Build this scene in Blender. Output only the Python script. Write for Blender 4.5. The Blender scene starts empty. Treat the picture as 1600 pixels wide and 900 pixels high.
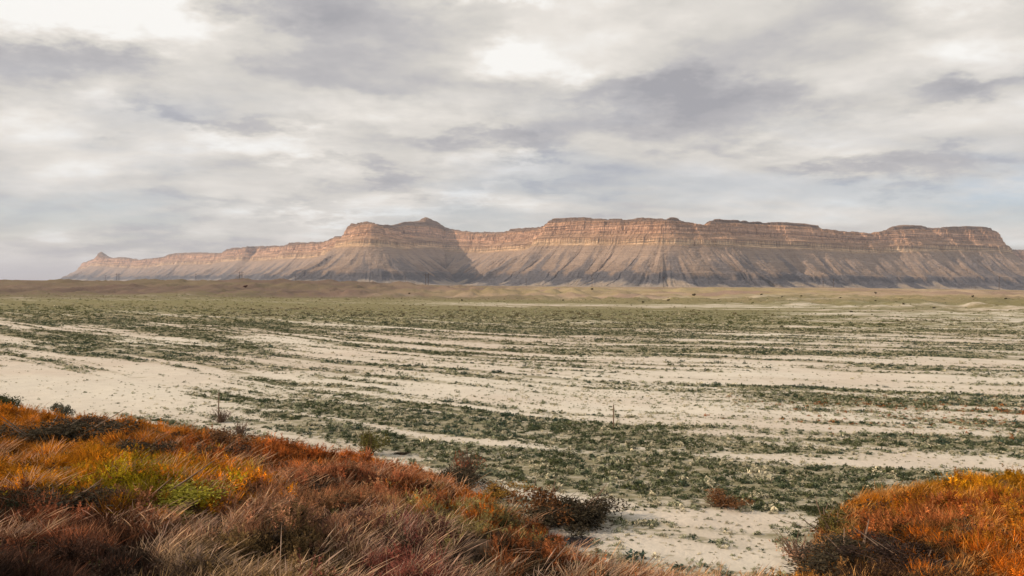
import bpy, bmesh, math, random
import numpy as np
from mathutils import Vector, kdtree

random.seed(7)
rng = np.random.default_rng(7)
scene = bpy.context.scene
COL = scene.collection
R = math.radians

# ------------------------------------------------------------------ camera
CAM_H = 7.0
F = 1331.0                                   # focal length in photograph pixels (1600 wide)
cam_d = bpy.data.cameras.new('camera'); cam = bpy.data.objects.new('camera', cam_d); COL.objects.link(cam)
cam_d.sensor_width = 36.0; cam_d.lens = 36.0 * F / 1600.0
cam_d.clip_start = 0.1; cam_d.clip_end = 200000.0
cam.location = (0, 0, CAM_H)
from mathutils import Matrix
cam.rotation_euler = (Matrix.Rotation(R(90 - 0.215), 4, 'X') @ Matrix.Rotation(R(0.58), 4, 'Z')).to_euler()
scene.camera = cam

# ------------------------------------------------------------------ sun, sky
SUN_AZ = 95.0      # degrees to the left of the view direction (+Y)
SUN_EL = 27.0
sx, sy, sz = -math.sin(R(SUN_AZ)) * math.cos(R(SUN_EL)), math.cos(R(SUN_AZ)) * math.cos(R(SUN_EL)), math.sin(R(SUN_EL))
sun_d = bpy.data.lights.new('sun', 'SUN'); sun = bpy.data.objects.new('sun', sun_d); COL.objects.link(sun)
sun_d.energy = 5.0; sun_d.angle = R(0.6); sun_d.color = (1.0, 0.76, 0.53)
sun.rotation_euler = Vector((sx, sy, sz)).to_track_quat('Z', 'Y').to_euler()
sun.location = (-60, -20, 60)

world = bpy.data.worlds.new('World'); scene.world = world; world.use_nodes = True
wn, wl = world.node_tree.nodes, world.node_tree.links
wn.clear()
def W(t, **k):
    n = wn.new(t)
    for a, b in k.items(): setattr(n, a, b)
    return n
def wmath(op, a, b=None, c=None, clamp=False):
    n = W('ShaderNodeMath', operation=op, use_clamp=clamp)
    for i, v in enumerate((a, b, c)):
        if v is None: continue
        if isinstance(v, (int, float)): n.inputs[i].default_value = v
        else: wl.new(v, n.inputs[i])
    return n.outputs[0]
wout = W('ShaderNodeOutputWorld'); wbg = W('ShaderNodeBackground'); wbg.inputs[1].default_value = 0.1
wl.new(wbg.outputs[0], wout.inputs[0])
sky = W('ShaderNodeTexSky', sky_type='NISHITA'); sky.sun_disc = False
sky.sun_elevation = R(SUN_EL); sky.sun_rotation = math.atan2(sx, sy)
sky.air_density = 1.0; sky.dust_density = 0.7; sky.ozone_density = 1.0
tc = W('ShaderNodeTexCoord'); sep = W('ShaderNodeSeparateXYZ'); wl.new(tc.outputs['Generated'], sep.inputs[0])
DX, DY, DZ = sep.outputs
zc = wmath('ADD', wmath('MAXIMUM', DZ, 0.0), 0.19)
CX, CY = wmath('DIVIDE', DX, zc), wmath('DIVIDE', DY, zc)
comb = W('ShaderNodeCombineXYZ'); wl.new(CX, comb.inputs[0]); wl.new(CY, comb.inputs[1])
def wnoise(scale, detail, rough, off, distort=0.0, sxy=(1, 1)):
    m = W('ShaderNodeMapping'); m.inputs['Location'].default_value = off
    m.inputs['Scale'].default_value = (sxy[0], sxy[1], 1)
    wl.new(comb.outputs[0], m.inputs[0])
    n = W('ShaderNodeTexNoise'); n.inputs['Scale'].default_value = scale; n.inputs['Detail'].default_value = detail
    n.inputs['Roughness'].default_value = rough; n.inputs['Distortion'].default_value = distort
    wl.new(m.outputs[0], n.inputs['Vector'])
    return n.outputs[0]
def wpuff(scale, off):
    # heaped cloud cells, edges frayed by a finer noise
    m = W('ShaderNodeMapping'); m.inputs['Location'].default_value = off; wl.new(comb.outputs[0], m.inputs[0])
    fr = W('ShaderNodeTexNoise'); fr.inputs['Scale'].default_value = scale * 1.6; fr.inputs['Detail'].default_value = 6; fr.inputs['Roughness'].default_value = .62; wl.new(m.outputs[0], fr.inputs['Vector'])
    fs = W('ShaderNodeVectorMath', operation='SCALE'); wl.new(fr.outputs['Color'], fs.inputs[0]); fs.inputs[3].default_value = .62 / scale
    ad = W('ShaderNodeVectorMath', operation='ADD'); wl.new(m.outputs[0], ad.inputs[0]); wl.new(fs.outputs[0], ad.inputs[1])
    v = W('ShaderNodeTexVoronoi', feature='SMOOTH_F1'); v.inputs['Scale'].default_value = scale; v.inputs['Smoothness'].default_value = .7; v.inputs['Detail'].default_value = 0.0; v.inputs['Roughness'].default_value = .45
    wl.new(ad.outputs[0], v.inputs['Vector'])
    return wmath('SUBTRACT', 1.0, v.outputs['Distance'])
nA = wnoise(1.25, 7, 0.58, (3.1, 1.7, 0.4), 0.2)
nA2 = wnoise(1.25, 7, 0.58, (3.1 + .055, 1.7 + .085, 0.4), 0.2)
nB = wpuff(2.3, (7.7, 2.2, 4.1))
nB2 = wpuff(2.3, (7.7 + .03, 2.2 + .07, 4.1))
nC = wnoise(0.55, 4, 0.5, (1.2, 9.4, 2.0), 0.0)
# wobble for the outlines of the larger clouds
wobx = wmath('MULTIPLY', wmath('SUBTRACT', wnoise(2.4, 6, 0.62, (11, 5, 1)), 0.5), 0.34)
woby = wmath('MULTIPLY', wmath('SUBTRACT', wnoise(2.8, 6, 0.62, (2, 15, 6)), 0.5), 0.15)
AZ = wmath('ADD', wmath('ARCTAN2', DX, DY), wobx)
EL = wmath('ADD', wmath('ARCSINE', DZ), woby)
def px_dir(px, py):
    return math.atan2(px - 800, F), math.atan2((445 + (px - 800) * 0.0102) - py, F)
def blob(px, py, rx, ry, amount):
    a, e = px_dir(px, py)
    u = wmath('DIVIDE', wmath('SUBTRACT', AZ, a), rx / F)
    v = wmath('DIVIDE', wmath('SUBTRACT', EL, e), ry / F)
    r2 = wmath('ADD', wmath('MULTIPLY', u, u), wmath('MULTIPLY', v, v))
    return wmath('MULTIPLY', wmath('EXPONENT', wmath('MULTIPLY', r2, -1.0)), amount)
BLOBS = [  # dark cloud banks and bright breaks, each at its place in the sky
    (440, 35, 150, 40, -.42), (90, 145, 150, 38, -.36), (690, 70, 150, 42, -.20), (620, 120, 130, 22, -.16),
    (1010, 160, 190, 30, -.40), (1150, 200, 140, 26, -.26), (800, 215, 130, 26, -.36), (1180, 235, 120, 20, -.2),
    (1540, 165, 90, 22, -.30), (1290, 60, 130, 45, -.16), (1400, 285, 180, 16, -.22), (300, 200, 160, 16, -.22),
    (560, 265, 120, 14, -.22), (400, 320, 130, 14, -.18), (860, 300, 120, 10, -.1), (200, 370, 160, 22, -.18),
    (60, 50, 150, 55, .42), (210, 40, 110, 55, .22), (840, 100, 46, 30, .26), (770, 2, 60, 12, .4), (1500, 45, 90, 22, .22),
    (400, 235, 90, 22, .22), (560, 335, 110, 16, .26), (810, 260, 60, 22, .18), (1540, 120, 110, 24, .14),
    (950, 60, 90, 45, .10), (1300, 215, 160, 28, .14), (640, 180, 120, 16, .10), (700, 315, 80, 8, .14), (60, 410, 90, 22, .10),
]
tot = None
for b in BLOBS:
    o = blob(*b); tot = o if tot is None else wmath('ADD', tot, o)
t = wmath('ADD', wmath('MULTIPLY', wmath('SUBTRACT', nA, 0.5), 0.50), wmath('MULTIPLY', wmath('SUBTRACT', nB, 0.55), 0.30))
t = wmath('ADD', t, wmath('MULTIPLY', wmath('SUBTRACT', nC, 0.5), 0.15))
t = wmath('ADD', wmath('ADD', t, wmath('MULTIPLY', tot, 1.35)), 0.63)
t = wmath('ADD', t, wmath('ADD', wmath('MULTIPLY', wmath('SUBTRACT', nA2, nA), 1.2), wmath('MULTIPLY', wmath('SUBTRACT', nB2, nB), 1.1)))   # lit and shaded sides of the clouds
ramp = W('ShaderNodeValToRGB'); wl.new(t, ramp.inputs[0])
cr = ramp.color_ramp
cr.elements[0].position = 0.05; cr.elements[0].color = (.38, .375, .40, 1)
cr.elements[1].position = 0.98; cr.elements[1].color = (.99, .97, .93, 1)
for p, c in ((.34, (.52, .505, .51, 1)), (.52, (.68, .65, .605, 1)), (.74, (.84, .795, .735, 1))):
    e = cr.elements.new(p); e.color = c
# clear blue showing low down between the clouds
gap = W('ShaderNodeMapRange'); gap.interpolation_type = 'SMOOTHSTEP'
gn = wnoise(2.0, 6, 0.55, (4.4, 8.8, 3.3), 0.2, (0.55, 1.0))
wl.new(gn, gap.inputs[0]); gap.inputs[1].default_value = 0.42; gap.inputs[2].default_value = 0.68
low = W('ShaderNodeMapRange'); wl.new(DZ, low.inputs[0]); low.inputs[1].default_value = 0.24; low.inputs[2].default_value = 0.03
low.inputs[3].default_value = 0.0; low.inputs[4].default_value = 0.6
gapm = wmath('MULTIPLY', gap.outputs[0], low.outputs[0], clamp=True)
gapm = wmath('ADD', gapm, wmath('MAXIMUM', wmath('ADD', blob(1600, 350, 90, 45, .5), blob(190, 330, 200, 40, .22)), 0.0), clamp=True)
c10 = W('ShaderNodeVectorMath', operation='SCALE'); wl.new(ramp.outputs[0], c10.inputs[0]); c10.inputs[3].default_value = 10.0
smul = W('ShaderNodeVectorMath', operation='MULTIPLY'); wl.new(sky.outputs[0], smul.inputs[0]); smul.inputs[1].default_value = (1.10, 1.06, 1.20)
mix = W('ShaderNodeMix', data_type='RGBA'); wl.new(gapm, mix.inputs['Factor']); wl.new(c10.outputs[0], mix.inputs['A']); wl.new(smul.outputs[0], mix.inputs['B'])
wl.new(mix.outputs['Result'], wbg.inputs[0])
world.cycles.sampling_method = 'MANUAL'; world.cycles.sample_map_resolution = 512

vs = scene.view_settings
vs.view_transform = 'Standard'; vs.look = 'None'; vs.gamma = 1.0; vs.exposure = 0.0; vs.use_curve_mapping = False
scene.render.engine = 'CYCLES'
scene.cycles.use_denoising = True
scene.cycles.max_bounces = 6; scene.cycles.diffuse_bounces = 3; scene.cycles.transmission_bounces = 3
scene.cycles.volume_bounces = 0; scene.cycles.transparent_max_bounces = 4

# ------------------------------------------------------------------ noise
def hsh(ix, iy, seed):
    h = (ix.astype(np.int64) * 374761393 + iy.astype(np.int64) * 668265263 + seed * 982451653) & 0xFFFFFFFF
    h = ((h ^ (h >> 13)) * 1274126177) & 0xFFFFFFFF
    h = ((h ^ (h >> 16)) * 2246822519) & 0xFFFFFFFF
    return ((h ^ (h >> 15)) & 0xFFFFFF) / float(0xFFFFFF)
def vn(x, y, seed=0):
    x = np.asarray(x, float); y = np.asarray(y, float)
    ix, iy = np.floor(x), np.floor(y); fx, fy = x - ix, y - iy
    ux, uy = fx * fx * fx * (fx * (fx * 6 - 15) + 10), fy * fy * fy * (fy * (fy * 6 - 15) + 10)
    a, b, c, d = hsh(ix, iy, seed), hsh(ix + 1, iy, seed), hsh(ix, iy + 1, seed), hsh(ix + 1, iy + 1, seed)
    return a + (b - a) * ux + (c - a) * uy + (a - b - c + d) * ux * uy
def fbm(x, y, seed=0, octv=4, rough=0.5):
    s = 0; amp = 1; tot = 0
    for i in range(octv):
        s = s + amp * vn(np.asarray(x) * 2**i + 17.3 * i, np.asarray(y) * 2**i - 9.1 * i, seed + i); tot += amp; amp *= rough
    return s / tot
def ridged(x, y, seed=0, octv=3, rough=0.5):
    s = 0; amp = 1; tot = 0
    for i in range(octv):
        s = s + amp * (1 - np.abs(2 * vn(np.asarray(x) * 2**i + 5.7 * i, np.asarray(y) * 2**i, seed + i) - 1)); tot += amp; amp *= rough
    return s / tot
def sstep(a, b, v):
    t = np.clip((np.asarray(v, float) - a) / (b - a), 0, 1); return t * t * (3 - 2 * t)

# ------------------------------------------------------------------ helpers
def tag(o, label=None, cat=None, group=None, kind=None):
    if label: o['label'] = label
    if cat: o['category'] = cat
    if group: o['group'] = group
    if kind: o['kind'] = kind
    return o
def link(name, me, mat=None, parent=None):
    o = bpy.data.objects.new(name, me); COL.objects.link(o)
    if mat: me.materials.append(mat)
    if parent: o.parent = parent
    return o
def grid_mesh(name, V, quads, col=None, smooth=True, alpha=None):
    """V (N,3), quads (M,4) -> mesh of only the used vertices"""
    used, inv = np.unique(quads, return_inverse=True)
    v = V[used].astype(np.float32); q = inv.reshape(-1, 4).astype(np.int32)
    me = bpy.data.meshes.new(name)
    me.vertices.add(len(v)); me.vertices.foreach_set('co', v.ravel())
    me.loops.add(q.size); me.loops.foreach_set('vertex_index', q.ravel())
    me.polygons.add(len(q)); me.polygons.foreach_set('loop_start', np.arange(0, q.size, 4, dtype=np.int32))
    me.polygons.foreach_set('use_smooth', np.full(len(q), smooth))
    if col is not None:
        a = me.color_attributes.new('Col', 'FLOAT_COLOR', 'POINT')
        c = np.ones((len(v), 4), np.float32); c[:, :3] = col[used]
        if alpha is not None: c[:, 3] = alpha[used]
        a.data.foreach_set('color', c.ravel())
    me.update(); me.validate()
    return me
def pmesh(name, V, Fc, tone=None):
    me = bpy.data.meshes.new(name); me.from_pydata([tuple(v) for v in V], [], [tuple(f) for f in Fc])
    if tone is not None:
        a = me.attributes.new('tone', 'FLOAT', 'POINT'); a.data.foreach_set('value', np.asarray(tone, np.float32))
    me.update(); return me

# ------------------------------------------------------------------ materials
def new_mat(name):
    m = bpy.data.materials.new(name); m.use_nodes = True; nt = m.node_tree; nt.nodes.clear()
    return m, nt.nodes, nt.links
def finish(n, l, col, rough=0.9, bump=None, trans=0.0):
    out = n.new('ShaderNodeOutputMaterial'); p = n.new('ShaderNodeBsdfPrincipled')
    p.inputs['Roughness'].default_value = rough; p.inputs['Specular IOR Level'].default_value = 0.12
    if isinstance(col, tuple): p.inputs['Base Color'].default_value = col
    else: l.new(col, p.inputs['Base Color'])
    if bump: l.new(bump, p.inputs['Normal'])
    if trans:
        tr = n.new('ShaderNodeBsdfTranslucent'); mx = n.new('ShaderNodeMixShader'); mx.inputs[0].default_value = trans
        if isinstance(col, tuple): tr.inputs[0].default_value = col
        else: l.new(col, tr.inputs[0])
        l.new(p.outputs[0], mx.inputs[1]); l.new(tr.outputs[0], mx.inputs[2]); l.new(mx.outputs[0], out.inputs[0])
    else: l.new(p.outputs[0], out.inputs[0])
def mulc(n, l, a, fac, lo, hi):
    """a * (lo..hi by fac)"""
    mr = n.new('ShaderNodeMapRange'); l.new(fac, mr.inputs[0]); mr.inputs[3].default_value = lo; mr.inputs[4].default_value = hi
    mr.clamp = False
    v = n.new('ShaderNodeVectorMath'); v.operation = 'SCALE'; l.new(a, v.inputs[0]); l.new(mr.outputs[0], v.inputs[3])
    return v.outputs[0]
def noise(n, l, scale, detail=5, rough=0.55, vec=None, stretch=None):
    t = n.new('ShaderNodeTexNoise'); t.inputs['Scale'].default_value = scale; t.inputs['Detail'].default_value = detail; t.inputs['Roughness'].default_value = rough
    if vec is None:
        g = n.new('ShaderNodeNewGeometry'); vec = g.outputs['Position']
    if stretch:
        m = n.new('ShaderNodeMapping'); m.inputs['Scale'].default_value = stretch; l.new(vec, m.inputs[0]); vec = m.outputs[0]
    l.new(vec, t.inputs['Vector']); return t.outputs[0]
def vcol(n):
    a = n.new('ShaderNodeVertexColor'); a.layer_name = 'Col'; return a.outputs[0]
def bumped(n, l, h, strength, dist):
    b = n.new('ShaderNodeBump'); b.inputs['Strength'].default_value = strength; b.inputs['Distance'].default_value = dist
    l.new(h, b.inputs['Height']); return b.outputs[0]

M = {}
m, n, l = new_mat('cliff rock'); M['rock'] = m
c = mulc(n, l, vcol(n), noise(n, l, 0.02, 6, .6), .72, 1.28)
c = mulc(n, l, c, noise(n, l, 1.0, 5, .6, stretch=(.008, .008, .22)), .55, 1.45)       # bedding
va = n.new('ShaderNodeVertexColor'); va.layer_name = 'Col'
cb = mulc(n, l, c, noise(n, l, 1.0, 3, .7, stretch=(.002, .002, .17)), -.35, 2.35)
mxb = n.new('ShaderNodeMix'); mxb.data_type = 'RGBA'; mxb.clamp_result = True; l.new(va.outputs[1], mxb.inputs['Factor']); l.new(c, mxb.inputs['A']); l.new(cb, mxb.inputs['B']); c = mxb.outputs['Result']
h = noise(n, l, 1.0, 6, .65, stretch=(.032, .032, .20))
finish(n, l, c, .95, bumped(n, l, h, 1.0, 20.0))
m, n, l = new_mat('desert soil'); M['soil'] = m
c = mulc(n, l, vcol(n), noise(n, l, .9, 6, .6), .84, 1.16)
c = mulc(n, l, c, noise(n, l, 14.0, 4, .6), .86, 1.14)
c = mulc(n, l, c, noise(n, l, .012, 5, .6, stretch=(.6, 1.6, 1)), .86, 1.14)
va = n.new('ShaderNodeVertexColor'); va.layer_name = 'Col'
for sc_, det, thr in ((2.2, 5, .50), (.45, 5, .52)):
    sp = noise(n, l, sc_, det, .62, stretch=(.7, 1.5, 1))
    ad = n.new('ShaderNodeMath'); ad.operation = 'MULTIPLY_ADD'; l.new(va.outputs[1], ad.inputs[0]); ad.inputs[1].default_value = .22; l.new(sp, ad.inputs[2])
    mr = n.new('ShaderNodeMapRange'); mr.interpolation_type = 'SMOOTHSTEP'; l.new(ad.outputs[0], mr.inputs[0]); mr.inputs[1].default_value = thr + .13; mr.inputs[2].default_value = thr + .24; mr.inputs[4].default_value = .55
    mx = n.new('ShaderNodeMix'); mx.data_type = 'RGBA'; l.new(mr.outputs[0], mx.inputs['Factor']); l.new(c, mx.inputs['A']); mx.inputs['B'].default_value = (.135, .128, .06, 1)
    c = mx.outputs['Result']
h = noise(n, l, 5.0, 7, .65)
b1 = bumped(n, l, h, .5, .12)
b2 = n.new('ShaderNodeBump'); b2.inputs['Strength'].default_value = .6; b2.inputs['Distance'].default_value = 1.6
gg = n.new('ShaderNodeNewGeometry'); ln = n.new('ShaderNodeVectorMath'); ln.operation = 'LENGTH'; l.new(gg.outputs['Position'], ln.inputs[0])
fm_ = n.new('ShaderNodeMapRange'); l.new(ln.outputs['Value'], fm_.inputs[0]); fm_.inputs[1].default_value = 260; fm_.inputs[2].default_value = 480
hb = n.new('ShaderNodeMath'); hb.operation = 'MULTIPLY'; l.new(noise(n, l, .11, 7, .68, stretch=(1.3, .5, 1)), hb.inputs[0]); l.new(fm_.outputs[0], hb.inputs[1])
l.new(hb.outputs[0], b2.inputs['Height']); l.new(b1, b2.inputs['Normal'])
finish(n, l, c, .95, b2.outputs[0])
m, n, l = new_mat('grass blades'); M['grass'] = m
def tinted(n, l, lo, hi, kind):
    a = n.new('ShaderNodeAttribute'); a.attribute_name = 'tint'; a.attribute_type = kind
    tn = n.new('ShaderNodeAttribute'); tn.attribute_name = 'tone'
    return mulc(n, l, a.outputs['Color'], tn.outputs['Fac'], lo, hi)
finish(n, l, tinted(n, l, .55, 1.45, 'INSTANCER'), .75, None, .30)
m, n, l = new_mat('scrub leaves'); M['scrub'] = m
finish(n, l, tinted(n, l, .6, 1.4, 'INSTANCER'), .8, None, .2)
m, n, l = new_mat('shrub leaves'); M['leaf'] = m
oi = n.new('ShaderNodeObjectInfo'); tn = n.new('ShaderNodeAttribute'); tn.attribute_name = 'tone'
finish(n, l, mulc(n, l, oi.outputs['Color'], tn.outputs['Fac'], .5, 1.5), .8, None, .2)
m, n, l = new_mat('shrub stems'); M['stem'] = m
c = n.new('ShaderNodeRGB'); c.outputs[0].default_value = (.16, .11, .08, 1)
finish(n, l, mulc(n, l, c.outputs[0], noise(n, l, 30, 3), .7, 1.3), .9)
m, n, l = new_mat('weathered timber'); M['timber'] = m
c = n.new('ShaderNodeRGB'); c.outputs[0].default_value = (.085, .065, .055, 1)
finish(n, l, mulc(n, l, c.outputs[0], noise(n, l, 1.0, 4, stretch=(8, 8, .6)), .6, 1.4), .9)
m, n, l = new_mat('pale stake wood'); M['stake'] = m
c = n.new('ShaderNodeRGB'); c.outputs[0].default_value = (.20, .14, .10, 1)
finish(n, l, mulc(n, l, c.outputs[0], noise(n, l, 1.0, 4, stretch=(40, 40, 4)), .6, 1.4), .85)
m, n, l = new_mat('glazed insulator'); M['insulator'] = m
c = n.new('ShaderNodeRGB'); c.outputs[0].default_value = (.12, .08, .07, 1)
finish(n, l, mulc(n, l, c.outputs[0], noise(n, l, 3, 2), .8, 1.2), .35)

# ------------------------------------------------------------------ terrain: the bank, the flat, the low hills
def yh(px): return 445 + (px - 800) * 0.0102
def gp(px, py, z=0.0):
    d = (CAM_H - z) * F / (py - yh(px)); return (px - 800) / F * d, d
TOE = np.array([(-140, 66), (-60, 50), (-25.5, 41.3), (-15.2, 39.2), (-10.5, 35.8), (-5.2, 32.6), (-1.6, 29.0), (.9, 24.6), (1.9, 21.6), (2.9, 20.0),
                (4.6, 19.2), (6.2, 19.6), (7.4, 21.4), (9.2, 25.2), (11.4, 27.9), (15, 29.4), (19.3, 29.8), (40, 33), (140, 50)])
def toe_dist(x, y):
    """signed distance to the foot of the bank, positive on the camera's side"""
    x = np.asarray(x, float); y = np.asarray(y, float)
    best = np.full(x.shape, 1e18)
    for (ax, ay), (bx, by) in zip(TOE[:-1], TOE[1:]):
        dx, dy = bx - ax, by - ay
        t = np.clip(((x - ax) * dx + (y - ay) * dy) / (dx * dx + dy * dy), 0, 1)
        best = np.minimum(best, (x - ax - t * dx)**2 + (y - ay - t * dy)**2)
    line = np.interp(x, TOE[:, 0], TOE[:, 1])
    return np.sqrt(best) * np.where(y < line, 1, -1)
MOUNDS = [(230, 740, 2.4, .45), (60, 690, 3.0, .35), (560, 720, 3.0, .40), (1480, 780, 2.6, .1), (1380, 810, 1.6, .1), (420, 800, 1.8, .35), (900, 850, 1.0, .3), (760, 800, 1.8, .35), (1560, 860, 1.5, .35)]
MW = []
for px, py, r, hgt in MOUNDS:
    X, Y = gp(px, py, 2.0); MW.append((X, Y, r, hgt))
def bank_z(x, y, s):
    sp = np.maximum(s, 0)
    z = .40 * (1 - np.exp(-sp / 1.6)) + 0.142 * sp
    z = 5.0 - np.log1p(np.exp((5.0 - z) * 2.5)) / 2.5
    z = np.where(s > 0, z, 0)
    lump = (fbm(x / 1.7, y / 1.7, 21, 4) - .5) * 0.75 + (fbm(x / 5.5, y / 5.5, 25, 3) - .5) * 0.7
    z = z + lump * sstep(0.2, 3.0, s) * sstep(1.0, 7.0, np.hypot(x, y))
    for X, Y, r, hgt in MW:
        z = z + .6 * hgt * np.exp(-((x - X)**2 + (y - Y)**2) / r**2) * sstep(0, 1.5, s)
    return z
CREST_X = [-.60, -.45, -.30, -.18, -.07, .15, .38, .53, .65]
CREST_Z = [6.0, 6.5, 9.2, 8.4, 4.6, 5.6, 7.2, 6.8, 6.6]
def land_z(x, y):
    """everything beyond the bank"""
    x = np.asarray(x, float); y = np.asarray(y, float)
    r = np.hypot(x, y); a = x / np.maximum(y, 1e-3)
    a = np.where(y > 1, np.clip(a, -.7, .7), np.sign(x) * .7)
    crest = np.interp(a, CREST_X, CREST_Z)
    start = np.interp(a, [-.6, -.1, .2, .6], [400, 380, 230, 190])
    rr = r + (fbm(x / 160, y / 160, 31, 3) - .5) * 150
    t = np.clip((rr - start) / (860 - start), 0, 1)
    lf = sstep(120, -120, x)
    z = crest * (t**1.2 * (1 - lf) + sstep(.12, .82, t) * lf)
    env = sstep(.05, .35, t) * (1 - .8 * sstep(.80, 1.0, t))
    z = z - env * (ridged(x / 50, y / 110, 41, 4, .6) * 3.6 + ridged(x / 13, y / 55, 47, 4, .62) * 5.2 - 5.0) * (.85 + .25 * lf)
    z = z + (fbm(x / 70, y / 120, 43, 3) - .5) * 1.6 * sstep(.6, 1, t) * (1 - sstep(1100, 1900, r))
    z = z - 3.2 * sstep(1000, 1600, rr) * 1.0
    z = np.maximum(z, -.4 + .15 * z)
    near = (fbm(x / 3.1, y / 3.1, 51, 4) - .5) * .16 + (fbm(x / 14, y / 14, 55, 3) - .5) * .28
    return z + near * (1 - .6 * sstep(200, 500, r))
def ground_z(x, y):
    s = toe_dist(x, y)
    b = bank_z(x, y, s); L = land_z(x, y)
    return np.where(s > 0, b + L * np.exp(-np.maximum(s, 0) / 1.5), L)
def gz(x, y): return float(ground_z(np.array([x]), np.array([y]))[0])
def hit(px, py):
    """the ground point seen at a photograph pixel"""
    d = np.concatenate([np.arange(4, 80, .1), np.arange(80, 1500, 1.0)])
    X = (px - 800) / F * d; zr = CAM_H - d * (py - yh(px)) / F
    k = np.argmax(ground_z(X, d) >= zr)
    return float(X[k]), float(d[k]), gz(X[k], d[k])

# plant cover of the flat: long streaks, patches and bare pans
def zone(px, py, rx, ry, amt):
    X, d = gp(px, py); d1 = gp(px, py - ry)[1]; d0 = gp(px, py + ry)[1]
    return (X, d, rx * d / F, (d1 - d0) / 2, amt)
ZONES = [zone(*a) for a in (
    (130, 605, 230, 36, -.45), (560, 612, 200, 16, -.08), (1180, 590, 230, 8, -.15), (1420, 603, 260, 8, -.08), (1340, 722, 270, 14, -.55), (1130, 840, 110, 40, -.20), (1100, 765 + 35, 140, 8, -.25),
    (700, 690, 260, 26, .07), (880, 735, 190, 26, .28), (620, 665, 200, 12, .12), (1100, 755, 170, 22, .34), (1230, 770, 60, 16, .25), (1400, 690, 150, 9, .8), (1560, 703, 140, 10, 1.0), (1130, 667, 150, 6, .5), (1460, 627, 190, 7, .5), (1230, 605, 180, 5, .2),
    (560, 510, 460, 12, .26), (420, 480, 450, 9, .7), (950, 490, 300, 8, .5), (250, 500, 200, 6, .2), (1250, 551, 420, 3.5, .65), (1100, 535, 200, 7, .2), (1430, 575, 200, 6, .25), (1000, 515, 260, 6, .2), (660, 560, 300, 10, .1), (330, 545, 130, 4, .25), (160, 510, 90, 6, -.3), (620, 545, 60, 6, -.25), (300, 575, 90, 4, .2), (900, 585, 260, 14, .12))]
def cover(x, y):
    gx_ = .30 * x - 3.6 * np.log1p(np.exp(np.clip(-x / 6, -40, 40)))
    q = y + gx_ + (fbm(x / 30, y / 30, 61, 3) - .5) * 9
    q2 = y + gx_ * 1.1 + (fbm(x / 60, y / 60, 64, 3) - .5) * 16
    nn = .46 * fbm(x / 15, q / 1.8, 71, 5, .58) + .34 * fbm(x / 42, q2 / 6, 75, 5, .58) + .20 * fbm(x / 190, q / 46, 79, 4)
    far = fbm(x / 240, y / 70, 83, 4)
    w = sstep(160, 330, y)
    nn = nn * (1 - w) + (.5 * nn + .5 * far) * w
    nn = (nn - .5) * 1.25 + .5
    z = 0; ja = .35 * np.sqrt(np.maximum(y, 1))
    xj = x + (fbm(x / 9, y / 6, 65, 4, .6) - .5) * ja * 6; yj = y + (fbm(x / 8, y / 5, 68, 4, .6) - .5) * ja * 1.3
    for X, d, a, b, amt in ZONES:
        z = z + amt * np.exp(-(((xj - X) / a)**2 + ((yj - d) / b)**2))
    return sstep(.39, .63, nn + .42 * z + .0 + .03 * sstep(70, 200, y))
def ground_colour(x, y, z, s):
    N = len(x); cv = cover(x, y); r = np.hypot(x, y)
    sand = np.array((.56, .535, .475)); sandp = np.array((.44, .37, .315))
    t = sstep(.3, .7, .6 * fbm(x / 40, y / 25, 91, 4) + .4 * fbm(x / 7, y / 4, 93, 4, .6))[:, None]
    c = sand * (1 - t * .55) + sandp * (t * .55)
    green = np.array((.115, .125, .062)); olive = np.array((.20, .18, .075)); brown = np.array((.23, .165, .115)); rust = np.array((.34, .19, .08))
    g = fbm(x / 70, y / 30, 95, 3)[:, None]; g2 = sstep(.45, .62, fbm(x / 90, y / 40, 97, 3))[:, None]
    plant = green * (1 - g) + olive * g
    plant = plant * (1 - .6 * g2) + brown * (.6 * g2)
    belt = (np.exp(-((r - 330) / 130)**2) * np.where(x < 90, 1, .4))[:, None]
    plant = plant * (1 - .8 * belt) + np.array((.19, .175, .06)) * .8 * belt
    X, d = gp(1500, 645); rz = np.exp(-((x - X) / 12)**2 - ((y - d) / 6)**2)[:, None]
    plant = plant * (1 - .35 * rz) + rust * .35 * rz
    amt = (cv * (.30 + .58 * sstep(50, 190, r)))[:, None]
    c = c * (1 - amt) + plant * amt
    # low hills: tan and brown clay; shade of the left slopes painted in darker
    hl = sstep(300, 520, r + (fbm(x / 60, y / 60, 33, 3) - .5) * 180)[:, None]
    k = sstep(.38, .62, fbm(x / 26, y / 60, 101, 4))[:, None]; k2 = sstep(.42, .6, fbm(x / 170, y / 90, 105, 4))[:, None]
    left = sstep(60, -140, x)[:, None]
    clay = np.array((.36, .28, .20)) * (1 - k) + np.array((.26, .19, .15)) * k
    clay = clay * (1 - .85 * left) + np.array((.115, .08, .068)) * .85 * left
    kk = .55 * k2 * (1 - .8 * left); clay = clay * (1 - kk) + np.array((.265, .23, .11)) * kk
    c = c * (1 - hl) + clay * hl
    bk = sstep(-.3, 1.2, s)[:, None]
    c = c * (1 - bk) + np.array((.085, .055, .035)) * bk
    return c

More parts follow.
